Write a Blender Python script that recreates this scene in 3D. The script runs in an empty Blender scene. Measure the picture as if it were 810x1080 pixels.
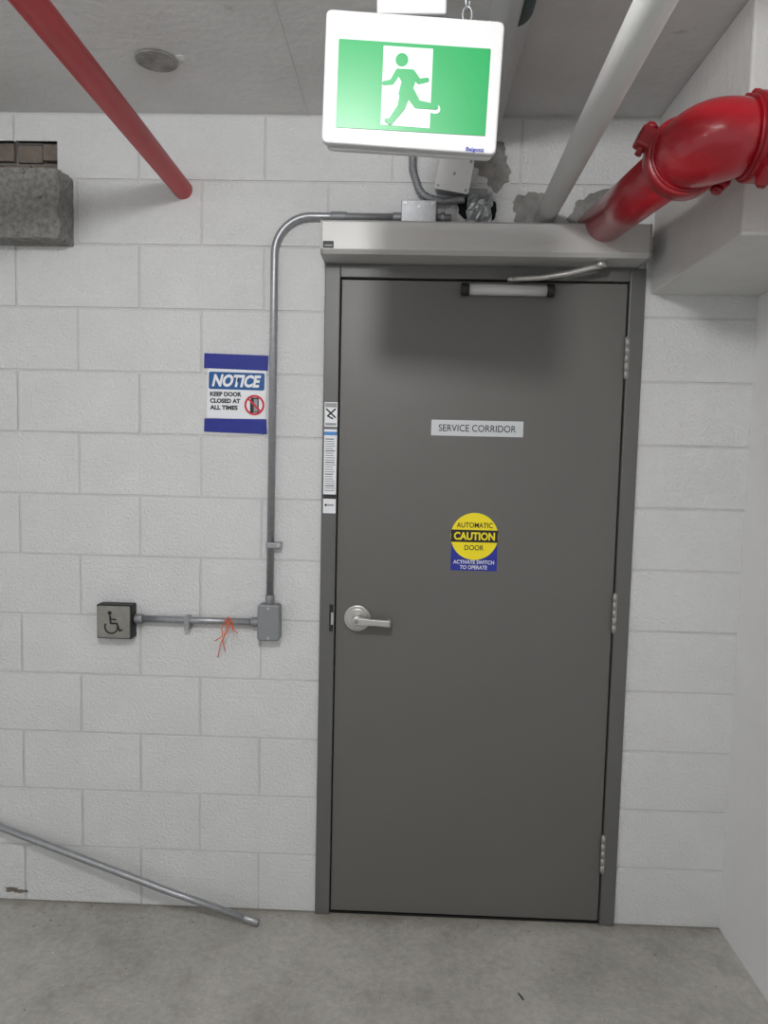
import bpy, bmesh, math, random
from mathutils import Vector, Matrix
random.seed(7)
SC=bpy.context.scene
COL=SC.collection
SC.view_settings.view_transform='Standard'
SC.view_settings.look='None'
SC.view_settings.exposure=0.0

def s2l(c):
    return tuple(((x/255)/12.92 if x/255<=.04045 else ((x/255+.055)/1.055)**2.4) for x in c)

# ---------------------------------------------------------------- materials
def mat(name,rgb,rough=.5,metal=0.0,bump=0.0,bscale=60,var=0.0,vscale=4,emit=0.0,dark=None,dscale=30,dth=.7,lin=False,coat=0):
    m=bpy.data.materials.new(name);m.use_nodes=True
    nt=m.node_tree;b=nt.nodes['Principled BSDF']
    c=rgb if lin else s2l(rgb)
    b.inputs['Base Color'].default_value=(*c,1)
    b.inputs['Roughness'].default_value=rough
    b.inputs['Metallic'].default_value=metal
    if coat: b.inputs['Coat Weight'].default_value=coat
    geo=nt.nodes.new('ShaderNodeNewGeometry')
    def noise(scale,detail=6,rough_=.6):
        n=nt.nodes.new('ShaderNodeTexNoise');n.inputs['Scale'].default_value=scale
        n.inputs['Detail'].default_value=detail;n.inputs['Roughness'].default_value=rough_
        nt.links.new(geo.outputs['Position'],n.inputs['Vector']);return n
    src=None
    if var>0:
        n=noise(vscale)
        r=nt.nodes.new('ShaderNodeValToRGB')
        r.color_ramp.elements[0].position=.3;r.color_ramp.elements[1].position=.7
        r.color_ramp.elements[0].color=(*[x*(1-var) for x in c],1)
        r.color_ramp.elements[1].color=(*[min(1,x*(1+var)) for x in c],1)
        nt.links.new(n.outputs['Fac'],r.inputs['Fac']);src=r.outputs['Color']
    if dark is not None:
        n=noise(dscale,8,.7)
        r=nt.nodes.new('ShaderNodeValToRGB')
        r.color_ramp.elements[0].position=dth;r.color_ramp.elements[1].position=min(1,dth+.05)
        r.color_ramp.elements[0].color=(0,0,0,1);r.color_ramp.elements[1].color=(1,1,1,1)
        nt.links.new(n.outputs['Fac'],r.inputs['Fac'])
        mx=nt.nodes.new('ShaderNodeMix');mx.data_type='RGBA'
        nt.links.new(r.outputs['Color'],mx.inputs[0])
        if src: nt.links.new(src,mx.inputs[6])
        else: mx.inputs[6].default_value=(*c,1)
        mx.inputs[7].default_value=(*s2l(dark),1);src=mx.outputs[2]
    if src: nt.links.new(src,b.inputs['Base Color'])
    if bump>0:
        n=noise(bscale,5,.6)
        bp=nt.nodes.new('ShaderNodeBump');bp.inputs['Strength'].default_value=bump;bp.inputs['Distance'].default_value=.01
        nt.links.new(n.outputs['Fac'],bp.inputs['Height']);nt.links.new(bp.outputs['Normal'],b.inputs['Normal'])
    if emit>0:
        b.inputs['Emission Color'].default_value=(*c,1);b.inputs['Emission Strength'].default_value=emit
    return m

M={}
M['block']=mat('painted_block',(217,218,218),.6,bump=.75,bscale=110,var=.04,vscale=5,dark=(192,190,184),dscale=22,dth=.75)
M['mortar']=mat('painted_mortar',(204,204,203),.7,bump=.4,bscale=90,var=.05,vscale=9)
M['rawblock']=mat('raw_block',(122,113,104),.95,bump=.8,bscale=70,var=.25,vscale=18)
M['rough']=mat('rough_concrete',(132,131,128),.95,bump=1.0,bscale=60,var=.35,vscale=60,dark=(85,83,80),dscale=40,dth=.6)
M['grout']=mat('grout',(140,139,136),.95,bump=.8,bscale=80,var=.3,vscale=20)
M['ceil']=mat('ceiling_paint',(203,203,202),.85,bump=.35,bscale=35,var=.07,vscale=3,dark=(184,183,181),dscale=5,dth=.63)
M['beam']=mat('beam_paint',(204,204,202),.8,bump=.35,bscale=40,var=.06,vscale=4)
M['rwall']=mat('smooth_wall_paint',(222,222,222),.7,bump=.2,bscale=50,var=.03,vscale=4)
M['door']=mat('door_paint',(99,98,95),.42,bump=.05,bscale=200,var=.02,vscale=3)
M['frame']=mat('frame_paint',(95,95,94),.4,bump=.05,bscale=200)
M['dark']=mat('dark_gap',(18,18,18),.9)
M['black']=mat('black_plastic',(22,22,22),.5)
M['alu']=mat('brushed_aluminium',(192,192,190),.5,.35,bump=.03,bscale=300)
M['aluend']=mat('end_cap_grey',(165,165,165),.5,.3)
M['galv']=mat('galvanised_steel',(160,162,165),.4,.7,bump=.05,bscale=150,var=.1,vscale=60)
M['hinge']=mat('hinge_steel',(165,164,160),.5,.4)
M['box']=mat('cast_box_grey',(140,143,146),.5,.5,bump=.1,bscale=150)
M['sat']=mat('satin_chrome',(190,188,185),.38,.75)
M['red']=mat('red_paint',(192,16,30),.4,bump=.08,bscale=60,var=.08,vscale=8)
M['mainred']=mat('glossy_red_paint',(162,14,30),.28,bump=.1,bscale=60,var=.08,vscale=8,coat=.3)
M['darkred']=mat('coupling_red_paint',(142,13,27),.32,bump=.15,bscale=60,coat=.2)
M['wpipe']=mat('white_pipe_paint',(215,215,214),.45,bump=.1,bscale=60,var=.03)
M['gpipe']=mat('grey_pipe',(205,207,207),.4,bump=.05)
M['white']=mat('white_plastic',(200,200,201),.35)
M['paper']=mat('white_vinyl',(230,232,236),.4)
M['blue']=mat('blue_vinyl',(26,42,150),.35)
M['nblue']=mat('notice_blue',(0,80,145),.4)
M['tape']=mat('blue_tape',(18,36,136),.55,bump=.2,bscale=90)
M['yellow']=mat('yellow_vinyl',(246,226,20),.4)
M['redink']=mat('red_ink',(200,20,45),.4)
M['lblue']=mat('label_blue',(60,130,200),.4)
M['plate']=mat('label_plate',(200,204,206),.4,.1)
M['greyink']=mat('grey_ink',(150,152,155),.6)
M['green']=mat('exit_green',(2,138,72),.35,emit=.16)
M['lit']=mat('exit_white',(198,216,208),.35,emit=.08)
M['orange']=mat('orange_wire',(232,98,38),.5)
M['foil']=mat('foil',(185,190,190),.35,.8,bump=.6,bscale=40)
M['dgreen']=mat('dark_green',(38,58,52),.5)
M['switch']=mat('switch_steel',(152,150,144),.38,.75,var=.15,vscale=25)

# floor with more elaborate shading
def floor_mat():
    m=bpy.data.materials.new('worn_concrete');m.use_nodes=True
    nt=m.node_tree;b=nt.nodes['Principled BSDF'];L=nt.links.new
    geo=nt.nodes.new('ShaderNodeNewGeometry')
    def N(s,d=8,r=.65):
        n=nt.nodes.new('ShaderNodeTexNoise');n.inputs['Scale'].default_value=s;n.inputs['Detail'].default_value=d;n.inputs['Roughness'].default_value=r
        L(geo.outputs['Position'],n.inputs['Vector']);return n
    def ramp(fac,stops):
        r=nt.nodes.new('ShaderNodeValToRGB');e=r.color_ramp.elements
        while len(e)<len(stops): e.new(.5)
        for i,(p,c) in enumerate(stops): e[i].position=p;e[i].color=(*c,1)
        L(fac,r.inputs['Fac']);return r
    a=ramp(N(2.2).outputs['Fac'],[(.3,s2l((150,148,141))),(.5,s2l((174,172,165))),(.72,s2l((192,190,184)))])
    f=ramp(N(45,6,.7).outputs['Fac'],[(.3,(.78,.78,.78)),(.65,(1.06,1.06,1.06))])
    mx=nt.nodes.new('ShaderNodeMix');mx.data_type='RGBA';mx.blend_type='MULTIPLY';mx.inputs[0].default_value=1
    L(a.outputs['Color'],mx.inputs[6]);L(f.outputs['Color'],mx.inputs[7])
    sp=ramp(N(140,3,.5).outputs['Fac'],[(.67,(0,0,0)),(.71,(1,1,1))])
    m2=nt.nodes.new('ShaderNodeMix');m2.data_type='RGBA';L(sp.outputs['Color'],m2.inputs[0]);L(mx.outputs[2],m2.inputs[6]);m2.inputs[7].default_value=(*s2l((215,213,208)),1)
    st=ramp(N(7,4,.6).outputs['Fac'],[(.55,(0,0,0)),(.8,(.6,.6,.6))])
    m3=nt.nodes.new('ShaderNodeMix');m3.data_type='RGBA';L(st.outputs['Color'],m3.inputs[0]);L(m2.outputs[2],m3.inputs[6]);m3.inputs[7].default_value=(*s2l((128,124,116)),1)
    # dirt collecting along the foot of the wall
    sx=nt.nodes.new('ShaderNodeSeparateXYZ');L(geo.outputs['Position'],sx.inputs[0])
    nn=N(9,6,.7)
    ad=nt.nodes.new('ShaderNodeMath');ad.operation='MULTIPLY_ADD';L(nn.outputs['Fac'],ad.inputs[0]);ad.inputs[1].default_value=.22;L(sx.outputs['Y'],ad.inputs[2])
    dr=ramp(ad.outputs[0],[(.045,(0,0,0)),(.12,(.55,.55,.55))])
    m4=nt.nodes.new('ShaderNodeMix');m4.data_type='RGBA';L(dr.outputs['Color'],m4.inputs[0]);L(m3.outputs[2],m4.inputs[6]);m4.inputs[7].default_value=(*s2l((112,103,88)),1)
    L(m4.outputs[2],b.inputs['Base Color'])
    b.inputs['Roughness'].default_value=.6
    bp=nt.nodes.new('ShaderNodeBump');bp.inputs['Strength'].default_value=.25;bp.inputs['Distance'].default_value=.01
    L(N(30).outputs['Fac'],bp.inputs['Height']);L(bp.outputs['Normal'],b.inputs['Normal'])
    return m
M['floor']=floor_mat()

# ---------------------------------------------------------------- helpers
def mk(name,bm,m,smooth=False,bevel=0,segs=2):
    me=bpy.data.meshes.new(name)
    bmesh.ops.recalc_face_normals(bm,faces=bm.faces)
    bm.to_mesh(me);bm.free()
    o=bpy.data.objects.new(name,me);COL.objects.link(o)
    me.materials.append(M[m] if isinstance(m,str) else m)
    if smooth:
        for p in me.polygons:p.use_smooth=True
    if bevel:
        md=o.modifiers.new('bev','BEVEL');md.width=bevel;md.segments=segs;md.limit_method='ANGLE';md.angle_limit=math.radians(40)
    return o
def addbox(bm,x0,x1,y0,y1,z0,z1):
    vs=[bm.verts.new((x,y,z)) for x in(x0,x1) for y in (y0,y1) for z in (z0,z1)]
    for f in ((0,1,3,2),(4,6,7,5),(0,4,5,1),(2,3,7,6),(0,2,6,4),(1,5,7,3)):
        bm.faces.new([vs[i] for i in f])
def box(name,x0,x1,y0,y1,z0,z1,m,bevel=0,segs=2):
    bm=bmesh.new();addbox(bm,x0,x1,y0,y1,z0,z1);return mk(name,bm,m,bevel=bevel,segs=segs)
def addprism(bm,pts,y0,y1):
    a=[bm.verts.new((x,y0,z)) for x,z in pts];b=[bm.verts.new((x,y1,z)) for x,z in pts]
    n=len(pts)
    bm.faces.new(a);bm.faces.new(b[::-1])
    for i in range(n):
        bm.faces.new((a[i],b[i],b[(i+1)%n],a[(i+1)%n]))
def prism(name,pts,y0,y1,m,bevel=0,segs=2):
    bm=bmesh.new();addprism(bm,pts,y0,y1);return mk(name,bm,m,bevel=bevel,segs=segs)
def rrect(x0,z0,x1,z1,r,ang=0,n=6):
    cx,cz=(x0+x1)/2,(z0+z1)/2;pts=[]
    for (ax,az,s) in ((x1-r,z1-r,0),(x0+r,z1-r,90),(x0+r,z0+r,180),(x1-r,z0+r,270)):
        for i in range(n+1):
            t=math.radians(s+90*i/n);pts.append((ax+r*math.cos(t),az+r*math.sin(t)))
    c,s=math.cos(ang),math.sin(ang)
    return [(cx+(x-cx)*c-(z-cz)*s,cz+(x-cx)*s+(z-cz)*c) for x,z in pts]
def circ(cx,cz,r,n=48,a0=0,a1=360):
    return [(cx+r*math.cos(math.radians(a0+(a1-a0)*i/n)),cz+r*math.sin(math.radians(a0+(a1-a0)*i/n))) for i in range(n+(0 if abs(a1-a0)==360 else 1))]
def ring(name,cx,cz,r0,r1,y0,y1,m,n=48,a0=0,a1=360):
    bm=bmesh.new();full=abs(a1-a0)==360
    k=n if full else n+1
    A=[]
    for i in range(k):
        t=math.radians(a0+(a1-a0)*i/n);c,s=math.cos(t),math.sin(t)
        A.append([bm.verts.new((cx+r*c,y,cz+r*s)) for r,y in ((r0,y0),(r1,y0),(r1,y1),(r0,y1))])
    for i in range(k if full else k-1):
        p,q=A[i],A[(i+1)%k]
        for j in range(4): bm.faces.new((p[j],p[(j+1)%4],q[(j+1)%4],q[j]))
    if not full: bm.faces.new(A[0]);bm.faces.new(A[-1][::-1])
    return mk(name,bm,m)
def frameaxes(d):
    d=Vector(d).normalized();u=d.orthogonal().normalized();return d,u,d.cross(u)
def cyl(name,p0,p1,r,m,n=32,r1=None,bevel=0):
    p0,p1=Vector(p0),Vector(p1);d,u,v=frameaxes(p1-p0);r1=r if r1 is None else r1
    bm=bmesh.new()
    a=[bm.verts.new(p0+(u*math.cos(2*math.pi*i/n)+v*math.sin(2*math.pi*i/n))*r) for i in range(n)]
    b=[bm.verts.new(p1+(u*math.cos(2*math.pi*i/n)+v*math.sin(2*math.pi*i/n))*r1) for i in range(n)]
    bm.faces.new(a);bm.faces.new(b[::-1])
    for i in range(n):
        f=bm.faces.new((a[i],a[(i+1)%n],b[(i+1)%n],b[i]));f.smooth=True
    return mk(name,bm,m,bevel=bevel)
def tube(name,pts,r,m,n=20,radii=None,closed=False):
    pts=[Vector(p) for p in pts];bm=bmesh.new();rings=[];N=len(pts)
    u=None
    for i,p in enumerate(pts):
        if closed: t=(pts[(i+1)%N]-pts[i-1]).normalized()
        else: t=(pts[min(i+1,N-1)]-pts[max(i-1,0)]).normalized()
        if u is None: u=t.orthogonal().normalized()
        u=(u-t*u.dot(t)).normalized();v=t.cross(u)
        rr=radii[i] if radii else r
        rings.append([bm.verts.new(p+(u*math.cos(2*math.pi*k/n)+v*math.sin(2*math.pi*k/n))*rr) for k in range(n)])
    for i in range(N if closed else N-1):
        A,B=rings[i],rings[(i+1)%N]
        for k in range(n):
            f=bm.faces.new((A[k],A[(k+1)%n],B[(k+1)%n],B[k]));f.smooth=True
    if not closed: bm.faces.new(rings[0]);bm.faces.new(rings[-1][::-1])
    return mk(name,bm,m)
def fillet(pts,R,n=10):
    pts=[Vector(p) for p in pts];out=[pts[0]]
    for i in range(1,len(pts)-1):
        a,b,c=pts[i-1],pts[i],pts[i+1];d1=(a-b).normalized();d2=(c-b).normalized()
        ang=d1.angle(d2);t=min(R/math.tan(ang/2),(a-b).length*.49,(c-b).length*.49)
        p,q=b+d1*t,b+d2*t
        for k in range(n+1):
            s=k/n
            w=math.sin(ang/2)
            den=(1-s)**2+2*w*s*(1-s)+s*s
            out.append((p*(1-s)**2+b*2*w*s*(1-s)+q*s*s)/den)
    out.append(pts[-1]);return out
def group(name,parts,loc=(0,0,0)):
    e=bpy.data.objects.new(name,None);COL.objects.link(e);e.empty_display_size=.05
    e.location=loc
    for p in parts:
        p.parent=e;p.matrix_parent_inverse=Matrix.Translation(-Vector(loc))
    return e
def join(name,parts):
    bm=bmesh.new();mats=[]
    dg=bpy.context.evaluated_depsgraph_get()
    for o in parts:
        me=bpy.data.meshes.new_from_object(o.evaluated_get(dg))
        idx=[]
        for mm in o.data.materials:
            if mm not in mats:mats.append(mm)
            idx.append(mats.index(mm))
        n0=len(bm.faces);bm.from_mesh(me);bm.faces.ensure_lookup_table()
        for f in bm.faces[n0:]: f.material_index=idx[min(f.material_index,len(idx)-1)]
        bpy.data.meshes.remove(me);bpy.data.objects.remove(o)
    me=bpy.data.meshes.new(name);bm.to_mesh(me);bm.free()
    for mm in mats: me.materials.append(mm)
    o=bpy.data.objects.new(name,me);COL.objects.link(o);return o
def text(name,s,x0,z0,x1,z1,y,m,bold=.02,shear=0,th=.0006,ang=0):
    """flat lettering on a wall-parallel plane, filling the box x0..x1, z0..z1"""
    cu=bpy.data.curves.new(name,'FONT');cu.body=s;cu.offset=bold;cu.shear=shear;cu.size=1;cu.resolution_u=4
    to=bpy.data.objects.new(name,cu);COL.objects.link(to)
    bpy.context.view_layer.update()
    dg=bpy.context.evaluated_depsgraph_get()
    me=bpy.data.meshes.new_from_object(to.evaluated_get(dg))
    bpy.data.objects.remove(to)
    xs=[v.co.x for v in me.vertices];ys=[v.co.y for v in me.vertices]
    ax,bx,ay,by=min(xs),max(xs),min(ys),max(ys)
    cx,cz=(x0+x1)/2,(z0+z1)/2;c,sn=math.cos(ang),math.sin(ang)
    for v in me.vertices:
        X=x0+(v.co.x-ax)/(bx-ax)*(x1-x0);Z=z0+(v.co.y-ay)/(by-ay)*(z1-z0)
        dx,dz=X-cx,Z-cz
        v.co=(cx+dx*c-dz*sn,y-th,cz+dx*sn+dz*c)
    me.materials.append(M[m]);o=bpy.data.objects.new(name,me);COL.objects.link(o);return o
def stroke(name,pts,w,y0,y1,m,cap=True):
    """flat thick polyline"""
    bm=bmesh.new();e=0
    for i in range(len(pts)-1):
        (x0,z0),(x1,z1)=pts[i],pts[i+1];L=math.hypot(x1-x0,z1-z0) or 1e-9
        nx,nz=-(z1-z0)/L*w/2,(x1-x0)/L*w/2
        addprism(bm,[(x0+nx,z0+nz),(x0-nx,z0-nz),(x1-nx,z1-nz),(x1+nx,z1+nz)],y0-e,y1);e+=.00005
    if cap:
        for (x,z) in pts: addprism(bm,circ(x,z,w/2,14),y0-e,y1);e+=.00005
    return mk(name,bm,m)
def blob(name,cx,cz,rx,rz,y0,y1,m,jag=.25,n=40):
    ph=[random.uniform(0,6.28) for _ in range(5)];pts=[]
    for i in range(n):
        t=2*math.pi*i/n
        k=1+jag*(.5*math.sin(2*t+ph[0])+.35*math.sin(3*t+ph[1])+.25*math.sin(5*t+ph[2])+.2*math.sin(9*t+ph[3])+.15*math.sin(14*t+ph[4]))
        pts.append((cx+rx*k*math.cos(t),cz+rz*k*math.sin(t)))
    return prism(name,pts,y0,y1,m)

# ================================================================ ROOM
ZC=2.605; XR=1.31; XL=-3.2; YB=-5.0
FX0,FX1,FZ=-.046,.957,2.148      # frame outside
HX,HZ0,HZ1=-.903,2.397,2.517     # broken-out recess (from XH0 to HX)
XH0=-1.6
bm=bmesh.new()
j=.0042
def blocks(k,xa,xb,z0=None,z1=None,joints=True):
    z0=.2*k if z0 is None else z0; z1=.2*(k+1) if z1 is None else z1
    off=-.441 if k%2 else -.241
    cuts=[xa]
    if joints:
        n=math.ceil((xa-off)/.4+1e-6)
        x=off+.4*n
        while x<xb-.03:
            if x>xa+.03: cuts.append(x)
            x+=.4
    cuts.append(xb)
    for a,b in zip(cuts[:-1],cuts[1:]):
        jit=random.uniform(-.0008,.0008)
        addbox(bm,a+j if a>XL else a,b-j if b<XR else b,jit,.02,z0+j,min(z1-j,ZC))
for k in range(0,14):
    if k<=9:
        blocks(k,XL,FX0+j);blocks(k,FX1-j,XR,joints=False)
    elif k==10:
        blocks(k,XL,FX0+j);blocks(k,FX1-j,XR,joints=False);blocks(k,FX0,FX1,z0=FZ-j)
    elif k==12:
        blocks(k,XL,XH0);blocks(k,XH0,HX+j,z0=HZ1-j);blocks(k,HX-j,XR)
    else:
        blocks(k,XL,XR)
blk=mk('blocks',bm,'block',bevel=.0045,segs=3)
bm=bmesh.new()
def slab(x0,x1,z0,z1,y=.0045): addbox(bm,x0,x1,y,.2,z0,z1)
slab(XL,XH0,0,ZC);slab(XH0,HX,0,HZ0);slab(XH0,HX,HZ1,ZC);slab(HX,FX0+.01,0,ZC)
slab(XH0,HX,HZ0,HZ1,.055)
slab(FX1-.01,XR,0,ZC);slab(FX0+.01,FX1-.01,FZ-.01,ZC)
mor=mk('mortar',bm,'mortar')
wall=join('wall_back',[blk,mor])

box('floor',XL,XR+.15,YB,.2,-.12,0,'floor')
cl=[box('slab',XL,XR+.15,YB,.2,ZC,ZC+.15,'ceil')]
# board-form joints left in the cast ceiling
cl.append(box('form_joint_a',-.113,-.108,YB,0,ZC-.002,ZC+.01,'ceil'))
cl.append(box('form_joint_b',-1.335,-1.329,YB,0,ZC-.002,ZC+.01,'ceil'))
join('ceiling',cl)
box('wall_right',XR,XR+.15,YB,.2,0,ZC,'rwall')
box('concrete_beam',.976,XR,-.635,0,2.072,ZC,'beam',bevel=.006)

# raw masonry exposed in the recess, and the rough concrete stub under it
pa=[box('backing',XH0,HX,.040,.055,HZ0,HZ1,'rough')]
for nm,a,b,c,d,y in (('a',-1.6,-1.055,2.462,2.516,.022),('b',-1.045,-.965,2.460,2.514,.028),('c',-.956,-.904,2.462,2.512,.012),('d',-1.6,-1.10,2.398,2.453,.026),('e',-1.09,-1.00,2.398,2.451,.018),('f',-.990,-.904,2.398,2.453,.024)):
    pa.append(box('brick_'+nm,a,b,y,.05,c,d,'rawblock',bevel=.003))
group('exposed_masonry',pa,(-1.2,.03,2.45))
bm=bmesh.new();addbox(bm,-1.6,-.853,-.10,0,2.192,2.398)
bmesh.ops.subdivide_edges(bm,edges=bm.edges,cuts=16,use_grid_fill=True)
for v in bm.verts:
    if v.co.y<-.001:
        v.co+=Vector((random.uniform(-1,1),random.uniform(-1,1),random.uniform(-1,1)))*.0026
        v.co.x+=.004*math.sin(v.co.z*60)*math.sin(v.co.y*50)
mk('rough_concrete_stub',bm,'rough')

# ================================================================ DOOR
parts=[]
yF=-.012
bm=bmesh.new()
addbox(bm,FX0,.003,yF,.12,0,FZ);addbox(bm,.909,FX1,yF,.12,0,FZ);addbox(bm,.003,.909,yF,.12,2.108,FZ)
parts.append(mk('frame',bm,'frame',bevel=.003))
parts.append(box('gap_shade_sheet',.003,.909,.045,.12,.0,2.108,'dark'))  # near-black sheet across the opening, paints the shade in the leaf gaps
parts.append(box('leaf',.0065,.9045,-.003,.042,.012,2.103,'door',bevel=.0025))
parts.append(box('strike_plate',-.014,-.001,yF-.0012,yF+.001,.972,1.062,'black'))
parts.append(box('strike_bolt',-.008,.000,yF-.002,yF+.001,.995,1.035,'sat'))
parts.append(box('threshold_gap',.0035,.9085,.0,.04,.0003,.006,'dark'))
for i,z in enumerate((1.873,1.060,.250)):
    hy=-.0150
    parts.append(cyl('hinge_%d_pin'%(i+1),(.907,hy,z-.066),(.907,hy,z+.066),.0040,'hinge',16))
    for q in range(5):
        parts.append(cyl('hinge_%d_knuckle_%d'%(i+1,q+1),(.907,hy,z-.063+q*.0252+.0003),(.907,hy,z-.063+(q+1)*.0252-.0003),.0062,'hinge',20))
    parts.append(box('hinge_%d_leaf'%(i+1),.908,.915,-.0150,-.0118,z-.062,z+.062,'hinge'))
# lever handle
p=parts
lx,lz=.078,1.018
p.append(cyl('lever_rose',(lx,-.003,lz),(lx,-.014,lz),.043,'sat',48,bevel=.003))
p.append(cyl('lever_rose_step',(lx,-.014,lz),(lx,-.022,lz),.034,'sat',48,bevel=.003))
p.append(cyl('lever_hub',(lx,-.02,lz),(lx,-.062,lz),.0165,'sat',32,bevel=.003))
p.append(cyl('key_cylinder',(lx,-.0615,lz),(lx,-.0645,lz),.009,'galv',24))
p.append(box('keyway',lx-.001,lx+.001,-.0652,-.064,lz-.005,lz+.005,'black'))
pts=[(lx-.012,lz-.014),(lx-.012,lz+.012),(lx+.012,lz+.013),(lx+.05,lz+.009),(lx+.107,lz+.007),(lx+.110,lz-.017),(lx+.06,lz-.013),(lx+.012,lz-.014)]
p.append(prism('lever_arm',pts,-.064,-.050,'sat',bevel=.004,segs=3))
p.append(box('lever_return',lx+.098,lx+.110,-.058,-.028,lz-.017,lz+.007,'sat',bevel=.003))
# slide track of the operator arm, screwed to the leaf
p.append(cyl('track_body',(.405,-.027,2.073),(.650,-.027,2.073),.0165,'white',24))
p.append(box('track_back',.395,.660,-.027,-.003,2.059,2.087,'alu',bevel=.003))
p.append(cyl('track_end_1',(.383,-.027,2.073),(.407,-.027,2.073),.0205,'black',24,bevel=.003))
p.append(cyl('track_end_2',(.648,-.027,2.073),(.671,-.027,2.073),.0205,'black',24,bevel=.003))
group('door_1',parts,(.455,0,0))

# ================================================================ AUTOMATIC OPERATOR
p=[]
ox0,ox1,oz0,oz1=-.048,.932,2.151,2.249
prof=[(-.13,oz0+.012),(-.118,oz0),(-.0,oz0),(0,oz1),(-.122,oz1),(-.13,oz1-.006)]
def xprism(name,prof,x0,x1,m,bevel=0):
    bm=bmesh.new();a=[bm.verts.new((x0,y,z)) for y,z in prof];b=[bm.verts.new((x1,y,z)) for y,z in prof];n=len(prof)
    bm.faces.new(a);bm.faces.new(b[::-1])
    for i in range(n): bm.faces.new((a[i],b[i],b[(i+1)%n],a[(i+1)%n]))
    return mk(name,bm,m,bevel=bevel)
p.append(xprism('cover',prof,ox0+.004,ox1-.004,'alu',.0015))
cap=[(y-(.0015 if y<-.05 else 0),z+(.001 if z>2.2 else -.001)) for y,z in prof]
p.append(xprism('end_cap_1',cap,ox0,ox0+.004,'aluend'))
p.append(xprism('end_cap_2',cap,ox1-.004,ox1,'aluend'))
p.append(box('badge',ox0+.008,ox0+.040,-.1312,-.1295,oz0+.014,oz0+.034,'black'))
p.append(box('badge_mark',ox0+.013,ox0+.036,-.1317,-.1311,oz0+.019,oz0+.024,'greyink'))
p.append(cyl('spindle',(.80,-.075,oz0),(.80,-.075,oz0-.018),.017,'sat',24))
arm=fillet([(.80,-.078,oz0-.014),(.775,-.078,oz0-.018),(.70,-.07,oz0-.036),(.62,-.055,oz0-.046),(.535,-.042,oz0-.048)],.05)
p.append(tube('arm',arm,.0085,'sat',14))
p.append(cyl('arm_slider',(.535,-.042,2.0955),(.535,-.042,2.108),.012,'sat',18))
group('automatic_door_operator',p,(.44,-.06,2.2))

# ================================================================ SIGNS
p=[prism('plate',rrect(.302,1.618,.595,1.668,.002),-.0045,-.003,'plate')]
p.append(text('lettering','SERVICE CORRIDOR',.326,1.632,.572,1.654,-.0046,'black',bold=.004))
group('service_corridor_sign',p,(.45,-.003,1.64))
# caution decal
p=[]
cx,cz,cr=.451,1.296,.0765
y0=-.003
p.append(box('blue_panel',.377,.526,y0-.0008,y0,1.184,1.278,'blue'))
p.append(prism('yellow_disc',circ(cx,cz,cr,64),y0-.0014,y0-.0006,'yellow'))
p.append(box('black_band',cx-.0755,cx+.0755,y0-.0019,y0-.0012,1.277,1.317,'black'))
p.append(text('automatic','AUTOMATIC',cx-.058,1.324,cx+.058,1.341,y0-.0015,'black',bold=.012))
p.append(text('caution','CAUTION',cx-.066,1.284,cx+.066,1.310,y0-.0020,'yellow',bold=.035))
p.append(text('door','DOOR',cx-.031,1.251,cx+.031,1.268,y0-.0015,'black',bold=.012))
p.append(text('activate','ACTIVATE SWITCH',cx-.066,1.206,cx+.066,1.2185,y0-.001,'paper',bold=.015))
p.append(text('operate','TO OPERATE',cx-.044,1.189,cx+.044,1.2015,y0-.001,'paper',bold=.015))
group('automatic_door_caution_decal',p,(cx,-.003,cz))
# notice sign
p=[]
y0=-.0012
p.append(prism('sign_sheet',rrect(-.421,1.657,-.231,1.815,.004,ang=-.012),y0-.0015,y0,'paper'))
p.append(prism('tape_top',[(-.432,1.817),(-.431,1.864),(-.224,1.860),(-.226,1.812)],y0-.0025,y0-.001,'tape'))
p.append(prism('tape_bottom',[(-.431,1.614),(-.430,1.656),(-.229,1.658),(-.226,1.610)],y0-.0025,y0-.001,'tape'))
yy=y0-.0015
p.append(prism('header',rrect(-.416,1.750,-.236,1.805,.006,ang=-.012),yy-.0006,yy,'nblue'))
p.append(text('notice','NOTICE',-.406,1.758,-.247,1.798,yy-.0007,'paper',bold=.045,shear=.25,ang=-.012))
for i,(t,w) in enumerate((('KEEP DOOR',.102),('CLOSED AT',.098),('ALL TIMES',.090))):
    z=1.728-i*.0215
    p.append(text('line_%d'%(i+1),t,-.412,z,-.412+w,z+.0145,yy,'black',bold=.05))
ccx,ccz=-.268,1.702
p.append(box('picto_frame',ccx-.012,ccx+.014,yy-.0006,yy,ccz-.024,ccz+.024,'black'))
p.append(box('picto_door',ccx-.006,ccx+.010,yy-.0009,yy,ccz-.021,ccz+.019,'greyink'))
p.append(prism('picto_leaf',[(ccx-.014,ccz-.030),(ccx-.014,ccz+.016),(ccx-.002,ccz+.022),(ccx-.002,ccz-.024)],yy-.0011,yy,'black'))
p.append(ring('picto_ring',ccx,ccz,.026,.0325,yy-.0015,yy,'redink'))
p.append(stroke('picto_bar',[(ccx-.020,ccz+.020),(ccx+.020,ccz-.020)],.006,yy-.0014,yy,'redink',cap=False))
group('keep_door_closed_notice',p,(-.327,0,1.74))
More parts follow.
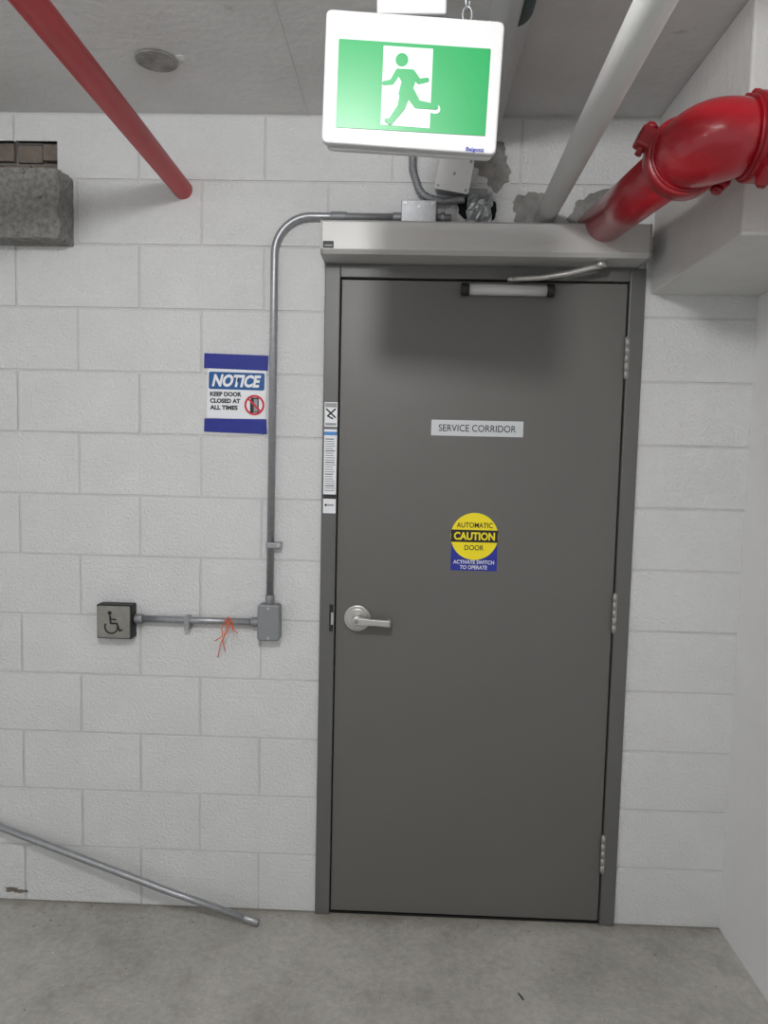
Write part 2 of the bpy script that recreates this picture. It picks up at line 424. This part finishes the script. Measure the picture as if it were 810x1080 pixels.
# instruction labels on the frame
p=[];y0=yF
p.append(box('warning_label',-.040,.001,y0-.0008,y0,1.638,1.716,'paper'))
p.append(box('warning_head',-.038,-.001,y0-.0012,y0,1.700,1.713,'greyink'))
p.append(stroke('warning_stroke',[(-.034,1.694),(-.006,1.668)],.005,y0-.0013,y0,'black'))
p.append(stroke('warning_stroke_b',[(-.006,1.694),(-.030,1.672),(-.014,1.664)],.005,y0-.0013,y0,'black'))
p.append(box('warning_foot',-.037,-.002,y0-.0012,y0,1.642,1.650,'greyink'))
p.append(box('guide_label',-.040,.001,y0-.0008,y0,1.360,1.630,'paper'))
p.append(box('guide_head',-.040,.001,y0-.0012,y0,1.611,1.622,'lblue'))
z=1.600
k=0
while z>1.432:
    w=random.uniform(.024,.034)
    p.append(box('guide_rule_%d'%k,-.036,-.036+w,y0-.0012,y0,z-.0028,z,'black' if k%5==0 else 'greyink'))
    z-=.0075;k+=1
p.append(box('guide_bar',-.040,.001,y0-.0012,y0,1.407,1.421,'black'))
p.append(box('guide_mark',-.026,-.006,y0-.0012,y0,1.384,1.389,'greyink'))
p.append(prism('guide_mark_dot',circ(-.031,1.3865,.004,16),y0-.0014,y0,'black'))
group('door_instruction_label',p,(-.02,y0,1.53))

# ================================================================ EXIT SIGN (running man)
yS=-1.0
def S(px,py):
    # sign-face layout units -> metres on the (slightly tilted) sign plane
    dx,dy=px-436,py-90
    return (.2205+dx*.001704, 2.219-dy*.001704+dx*.0000185)
def quad(pts,r=.0,n=5):
    P=[Vector((*S(*q),0)) for q in pts]
    if r==0: return [(v.x,v.y) for v in P]
    loop=[P[-1]]+P+[P[0]];out=[]
    for i in range(1,len(P)+1):
        a,b,c=loop[i-1],loop[i],loop[i+1]
        p_,q_=b+(a-b).normalized()*r,b+(c-b).normalized()*r
        for k in range(n+1):
            s=k/n;v=p_*(1-s)**2+b*2*s*(1-s)+q_*s*s;out.append((v.x,v.y))
    return out
p=[]
p.append(prism('housing',quad([(343,12),(531,26),(526,161),(340,148)],.012),yS,yS+.018,'white',bevel=.004,segs=3))
p.append(prism('housing_back',quad([(346,15),(528,29),(523,162),(344,151)],.012),yS+.018,yS+.030,'white',bevel=.003))
p.append(prism('diffuser',quad([(357,43),(517,54),(514,142),(355,133)],.0015),yS-.0015,yS+.001,'green'))
p.append(prism('door_panel',quad([(404.5,50.5),(456.5,54),(455,134.5),(403,130.5)]),yS-.0022,yS,'lit'))
yg=yS-.0030
g='green'
off=[0]
def addlimb(bm,pl,ws,y=None):
    yb=yg if y is None else y
    for i in range(len(pl)-1):
        (x0,z0),(x1,z1)=pl[i],pl[i+1];L=math.hypot(x1-x0,z1-z0);nx,nz=-(z1-z0)/L,(x1-x0)/L
        a,b=ws[i]/2,ws[i+1]/2
        addprism(bm,[S(x0+nx*a,z0+nz*a),S(x0-nx*a,z0-nz*a),S(x1-nx*b,z1-nz*b),S(x1+nx*b,z1+nz*b)],yb-off[0],yS);off[0]+=.00005
    for (x,z),w in zip(pl,ws):
        addprism(bm,[S(x+w/2*math.cos(t/14*6.283),z+w/2*math.sin(t/14*6.283)) for t in range(14)],yb-off[0],yS);off[0]+=.00005
bm=bmesh.new()
addlimb(bm,[(449,112.5),(461,115)],[9,9.5],yS-.0023)
p.append(mk('foot_outline',bm,'lit'))
off[0]=0
bm=bmesh.new()
addprism(bm,[S(424+6.8*math.cos(t/24*6.283),65+6.8*math.sin(t/24*6.283)) for t in range(24)],yg,yS)
addprism(bm,[S(*q) for q in [(418,77),(422,74),(433,74.5),(439,77.5),(439.5,84),(436,97),(438,103),(427,106),(421,100),(424,87)]],yg-.00004,yS)
addlimb(bm,[(420.5,77),(414,87.5),(406,88.5)],[6.5,5.5,4.6])
addlimb(bm,[(435,78),(442.5,87),(451,85.5)],[6.5,5.5,4.6])
addlimb(bm,[(433,98),(441,110),(461,113)],[11,8.5,5.5])
addlimb(bm,[(428,100),(424.5,113),(413,128),(409,126.5)],[11,8.5,6,4.5])
p.append(mk('running_figure',bm,g))
p.append(text('maker_name','Balgotti',*S(494,159),*S(513,154),yS-.0005,'blue',bold=.03,ang=-.065))
# bracket + chain up to the ceiling
p.append(box('bracket',.152,.278,yS+.010,yS+.045,2.348,2.425,'white',bevel=.004))
p.append(box('stem',.165,.265,yS+.015,yS+.040,2.42,ZC,'white',bevel=.003))
p.append(box('canopy',.13,.30,yS-.02,yS+.09,ZC-.02,ZC,'white',bevel=.004))
z=2.330;k=0;cxn=.316
while z<ZC-.005:
    pts=[]
    for i in range(16):
        t=2*math.pi*i/16;a_=.0085*math.cos(t);b_=.014*math.sin(t)
        pts.append((cxn+a_,yS+.02,z+b_) if k%2 else (cxn+a_*.45,yS+.02+a_,z+b_))
    p.append(tube('chain_link_%d'%k,pts,.0021,'galv',8,closed=True));z+=.0215;k+=1
group('exit_sign',p,(.22,yS+.03,2.22))

# ================================================================ CONDUIT, BOXES
r=.0115;yc=-.022
p=[]
cpath=fillet([(.195,yc,2.290),(-.205,yc,2.290),(-.208,yc,1.055)],.115,16)
p.append(tube('tube',cpath,r,'galv',20))
for nm,a,b in (('coupling_1',(-.03,yc,2.29),(.02,yc,2.29)),('connector_1',(.165,yc,2.29),(.2,yc,2.29)),('connector_2',(-.208,yc,1.055),(-.208,yc,1.09))):
    p.append(cyl(nm,a,b,.0145,'box',20,bevel=.001))
p.append(box('strap_1',-.222,-.172,-.036,-.001,1.244,1.262,'galv',bevel=.002))
p.append(tube('horizontal_tube',[(-.655,yc,.998),(-.24,yc,.998)],r,'galv',20))
p.append(cyl('connector_3',(-.65,yc,.998),(-.625,yc,.998),.0155,'box',20,bevel=.001))
p.append(cyl('connector_4',(-.268,yc,.998),(-.24,yc,.998),.0155,'box',20,bevel=.001))
p.append(box('strap_2',-.486,-.468,-.036,-.001,.968,1.012,'galv',bevel=.002))
p.append(cyl('strap_screw',(-.477,-.036,.975),(-.477,-.040,.975),.005,'sat',12))
p.append(cyl('strap_screw_2',(-.180,-.036,1.253),(-.180,-.040,1.253),.005,'sat',12))
p+=[prism('pull_box_body',rrect(-.244,.942,-.171,1.060,.010),-.045,-.0007,'box',bevel=.003),
   prism('pull_box_lid',rrect(-.241,.945,-.174,1.057,.009),-.049,-.044,'box',bevel=.0015)]
for z in (.952,1.050): p.append(cyl('screw_%d'%int(z*1000),(-.2075,-.049,z),(-.2075,-.0515,z),.0045,'sat',12))
W0=[[(-.330,-.034,1.012),(-.342,-.045,.985),(-.352,-.040,.955),(-.366,-.030,.925),(-.378,-.02,.876)],
    [(-.345,-.034,1.010),(-.338,-.046,.975),(-.358,-.042,.94),(-.350,-.03,.900)],
    [(-.352,-.036,1.006),(-.33,-.048,.99),(-.308,-.040,.962)],
    [(-.340,-.036,.998),(-.364,-.046,.985),(-.352,-.044,.955),(-.384,-.034,.935)],
    [(-.338,-.036,1.008),(-.322,-.044,1.0),(-.325,-.044,.97)]]
for i,w in enumerate(W0): p.append(tube('orange_wire_%d'%i,fillet(w,.03,5),.0015,'orange',8))
p.append(tube('orange_wire_tie',[(-.344,-.022+.0135*math.cos(t),.998+.0135*math.sin(t)) for t in [i*math.pi/8 for i in range(16)]],.0018,'orange',8,closed=True))
group('electrical_conduit',p,(-.2,yc,1.6))
# accessible push switch
p=[box('box',-.770,-.654,-.046,0,.934,1.047,'black',bevel=.004),
   prism('plate',rrect(-.766,.938,-.658,1.043,.005),-.052,-.045,'switch',bevel=.002)]
ys=-.0528
c0=(-.7125,.985)
p.append(ring('wheel',c0[0]-.006,c0[1]-.010,.0185,.0235,ys-.0005,ys+.001,'black',32,150,395))
p.append(prism('head',circ(c0[0]-.011,c0[1]+.036,.0065,20),ys-.0005,ys+.001,'black'))
p.append(stroke('torso',[(c0[0]-.010,c0[1]+.026),(c0[0]-.008,c0[1]+.002),(c0[0]+.012,c0[1]+.002),(c0[0]+.021,c0[1]-.022),(c0[0]+.029,c0[1]-.019)],.0055,ys-.0005,ys+.001,'black'))
p.append(stroke('arm',[(c0[0]-.009,c0[1]+.016),(c0[0]+.009,c0[1]+.014)],.0045,ys-.0005,ys+.001,'black'))
group('accessible_door_switch',p,(-.712,0,.99))
# device box above operator
p=[prism('body',rrect(.190,2.252,.298,2.336,.004),-.045,0,'galv',bevel=.002)]
for x,z in ((.202,2.326),(.286,2.326),(.244,2.315)): p.append(cyl('screw_%d'%int(x*1e3),(x,-.045,z),(x,-.048,z),.005,'sat',12))
p.append(cyl('nipple',(.298,-.022,2.290),(.345,-.022,2.290),.011,'galv',16))
p.append(cyl('nut',(.312,-.022,2.290),(.326,-.022,2.290),.0165,'galv',6))
group('metal_device_box',p,(.244,0,2.29))
# tilted junction box
def rot(px,pz,a,cx,cz):
    return (cx+px*math.cos(a)-pz*math.sin(a),cz+px*math.sin(a)+pz*math.cos(a))
a=-.16;cx,cz=.350,2.412
p=[prism('body',rrect(cx-.050,cz-.050,cx+.050,cz+.050,.010,ang=a),-.050,0,'galv',bevel=.002),
   prism('cover',rrect(cx-.053,cz-.053,cx+.053,cz+.053,.008,ang=a),-.054,-.050,'wpipe',bevel=.001)]
for q,(dx,dz) in enumerate(((-.043,-.043),(.043,.043),(-.043,.043),(.043,-.043),(0,0))):
    x,z=rot(dx,dz,a,cx,cz);p.append(cyl('screw_%d'%q,(x,-.054,z),(x,-.0565,z),.004,'galv',12))
group('wall_junction_box',p,(cx,0,cz))
# flexible conduit
fp=fillet([(.218,-.03,ZC-.0),(.222,-.03,2.43),(.250,-.035,2.350),(.320,-.035,2.335),(.385,-.03,2.345)],.07,24)
dense=[]
for i in range(len(fp)-1):
    n=max(1,int((fp[i+1]-fp[i]).length/.0016))
    for k in range(n): dense.append(fp[i].lerp(fp[i+1],k/n))
tube('flexible_conduit',dense,.01,'box',14,radii=[.0115+.0014*math.sin(i*1.57) for i in range(len(dense))])
# rough opening packed with foil
p=[blob('opening',.425,2.33,.054,.052,-.002,.004,'dark',.25)]
bm=bmesh.new();n=9
vs=[[bm.verts.new((.392+.078*i/n+random.uniform(-.004,.004),-.010-.022*math.sin(math.pi*i/n)*math.sin(math.pi*k/n)-random.uniform(0,.014),2.262+.105*k/n+random.uniform(-.004,.004))) for i in range(n+1)] for k in range(n+1)]
for i in range(n):
    for k in range(n): bm.faces.new((vs[i][k],vs[i+1][k],vs[i+1][k+1],vs[i][k+1]))
p.append(mk('crumpled_foil',bm,'foil'))
p.append(box('sleeve',.395,.455,-.016,-.002,2.355,2.381,'box',bevel=.002))
group('foil_packed_wall_opening',p,(.42,0,2.33))
# grout smears
p=[blob('smear_1',.475,2.445,.050,.055,-.002,.003,'grout',.35),blob('smear_2',.60,2.33,.060,.055,-.002,.003,'grout',.3),
   blob('smear_3',.535,2.375,.035,.03,-.0015,.003,'mortar',.4),blob('smear_4',.43,2.50,.07,.05,-.0015,.003,'grout',.3),
   blob('smear_5',.80,2.31,.09,.070,-.002,.003,'grout',.25)]
group('grout_patches',p,(.5,0,2.4))
p=[blob('chip_1',-1.08,.035,.030,.010,-.0015,.003,'rawblock',.6),blob('chip_2',-1.17,.05,.03,.014,-.0015,.003,'rawblock',.6)]
group('chipped_paint_spots',p,(-1.1,0,.03))

# ================================================================ PIPES
p=[tube('run',[(-.502,.0,2.373),(-.456,-2.0,2.351),(-.41,-4.0,2.33)],.030,'red',32)]
group('sprinkler_pipe',p,(-.5,-2,2.36))
p=[tube('run',[(.634,-.0025,2.295),(.586,-1.2,2.25),(.51,-3.1,2.18)],.031,'wpipe',32)]
group('white_drain_pipe',p,(.6,-2,2.27))
p=[tube('run',[(.436,.0,2.553),(.436,-4.0,2.553)],.047,'gpipe',32)]
bm=bmesh.new()
pr=None
for i in range(9):
    t=math.radians(-75+60*i/8)
    q=[bm.verts.new((.436+.0476*math.cos(t),y,2.553+.0476*math.sin(t))) for y in (-.78,-.66)]
    if pr: bm.faces.new((pr[0],q[0],q[1],pr[1]))
    pr=q
p.append(mk('sticker',bm,'dgreen'))
group('ceiling_drain_pipe',p,(.436,-2,2.55))
# big red main with elbow
Y=-.84;X=.803;Z0=2.200;Zw=2.265;R=.088
p=[]
p.append(tube('run_to_wall',[(X-.01,.0,Zw),(X,Y+R,Z0)],.060,'mainred',40))
p.append(tube('run_across',[(X+R,Y,Z0),(XR,Y,Z0)],.060,'mainred',40))
el=[]
for i in range(25):
    t=math.pi/2*i/24
    el.append((X+R-R*math.cos(t),Y+R-R*math.sin(t),Z0))
rad=[.068+.012*math.sin(math.pi*i/24)**.7 for i in range(25)]
p.append(tube('elbow',el,.066,'mainred',40,radii=rad))
def coupling(nm,c,axis,ang):
    c=Vector(c);d=Vector(axis).normalized();up=Vector((0,0,1));side=d.cross(up)
    o=[]
    o.append(cyl(nm+'_housing',c-d*.022,c+d*.022,.084,'darkred',40,bevel=.006))
    o.append(cyl(nm+'_lip_a',c-d*.028,c-d*.020,.077,'darkred',40,bevel=.002))
    o.append(cyl(nm+'_lip_b',c+d*.020,c+d*.028,.077,'darkred',40,bevel=.002))
    rotm=Matrix.Rotation(math.radians(ang),3,d)
    for s in (-1,1):
        e=rotm@(side*s);f=d.cross(e)
        bm=bmesh.new()
        cc=c+e*.092
        vs=[bm.verts.new(cc+e*a_+d*b_+f*c_) for a_ in (-.018,.018) for b_ in (-.018,.018) for c_ in (-.022,.022)]
        for ff in ((0,1,3,2),(4,6,7,5),(0,4,5,1),(2,3,7,6),(0,2,6,4),(1,5,7,3)): bm.faces.new([vs[i] for i in ff])
        o.append(mk(nm+'_ear',bm,'darkred',bevel=.006,segs=3))
        o.append(cyl(nm+'_bolt',cc-f*.036,cc+f*.036,.0075,'darkred',12))
        o.append(cyl(nm+'_nut',cc+f*.022,cc+f*.033,.013,'darkred',6))
    return o
p+=coupling('coupling_1',(X,Y+R+.018,Z0),(0,1,0),25)
p+=coupling('coupling_2',(X+R+.022,Y,Z0),(1,0,0),60)
group('sprinkler_main_pipe',p,(X,Y,Z0))

# ================================================================ CEILING CAP, FLOOR BITS
p=[cyl('plate',(-.478,-.317,ZC-.002),(-.478,-.317,ZC-.006),.056,'grout',40,bevel=.001),
   cyl('chip',(-.41,-.33,ZC),(-.41,-.33,ZC-.0015),.014,'wpipe',9)]
group('ceiling_cover_plate',p,(-.478,-.317,ZC))
a=Vector((-.222,-.088,.0125));b=Vector((-1.42,-.0125,.372))
d=(b-a).normalized()
p=[tube('tube',[a,a.lerp(b,.25)+Vector((0,0,-.008)),a.lerp(b,.6)+Vector((0,0,-.006)),b],.0115,'galv',20),
   cyl('coupling',a+d*.0,a+d*.05,.0130,'galv',20,bevel=.001),
   cyl('open_end',a-d*.0005,a+d*.001,.0095,'dark',16)]
group('loose_metal_conduit',p,(-.8,-.05,.15))
bm=bmesh.new()
for i in range(90):
    if random.random()<.6: x,y=random.uniform(-1.2,1.28),-abs(random.gauss(0,.07))-.006
    else: x,y=random.uniform(-1.1,1.2),random.uniform(-.7,-.02)
    s=random.uniform(.0015,.0045);a_=random.uniform(0,3)
    vs=[bm.verts.new((x+s*math.cos(a_+k*2.09)*random.uniform(.5,1.6),y+s*math.sin(a_+k*2.09)*random.uniform(.5,1.6),.0004)) for k in range(3)]
    t=bm.verts.new((x,y,s*.6+.0004))
    bm.faces.new(vs)
    for k in range(3): bm.faces.new((vs[k],vs[(k+1)%3],t))
mk('floor_debris',bm,'rawblock')
p=[tube('stick_1',[(.59,-.345,.003),(.600,-.370,.003)],.0022,'black',8)]
group('dark_debris_scrap',p,(.6,-.36,0))

# ================================================================ LIGHT
def lamp(name,loc,power,rad,col=(1,1,1)):
    l=bpy.data.lights.new(name+'_bulb','POINT');l.energy=power;l.shadow_soft_size=rad;l.color=col
    o=bpy.data.objects.new(name+'_bulb',l);COL.objects.link(o);o.location=loc
    b_=cyl(name+'_base',(loc[0],loc[1],ZC),(loc[0],loc[1],ZC-.03),.08,'white',32,bevel=.004)
    group(name,[o,b_],(loc[0],loc[1],ZC))
lamp('ceiling_lamp',(.0,-2.1,2.44),56,.07)
lamp('fill_lamp_1',(-.5,-4.0,2.40),14,.12)  # unseen fill added behind the camera, base included
lamp('fill_lamp_2',(-2.6,-3.6,2.40),12,.12)  # left fill, added out of view to lift the shaded side
w=bpy.data.worlds.new('World');SC.world=w;w.use_nodes=True
w.node_tree.nodes['Background'].inputs[0].default_value=(.98,.99,1,1)
w.node_tree.nodes['Background'].inputs[1].default_value=.66

# ================================================================ CAMERA (f = 780.9 px for 810x1080)
f,yaw,pi,ro,cx,cy,cz=780.9052,.0295,-.0787,.023,.2275,-2.391,1.5562
cam=bpy.data.cameras.new('camera');co=bpy.data.objects.new('camera',cam);COL.objects.link(co)
cam.sensor_fit='VERTICAL';cam.sensor_height=36;cam.lens=36*f/1080;cam.clip_start=.02
co.matrix_world=Matrix.Translation((cx,cy,cz))@(Matrix.Rotation(yaw,4,'Z')@Matrix.Rotation(math.pi/2+pi,4,'X')@Matrix.Rotation(ro,4,'Z'))
SC.camera=co
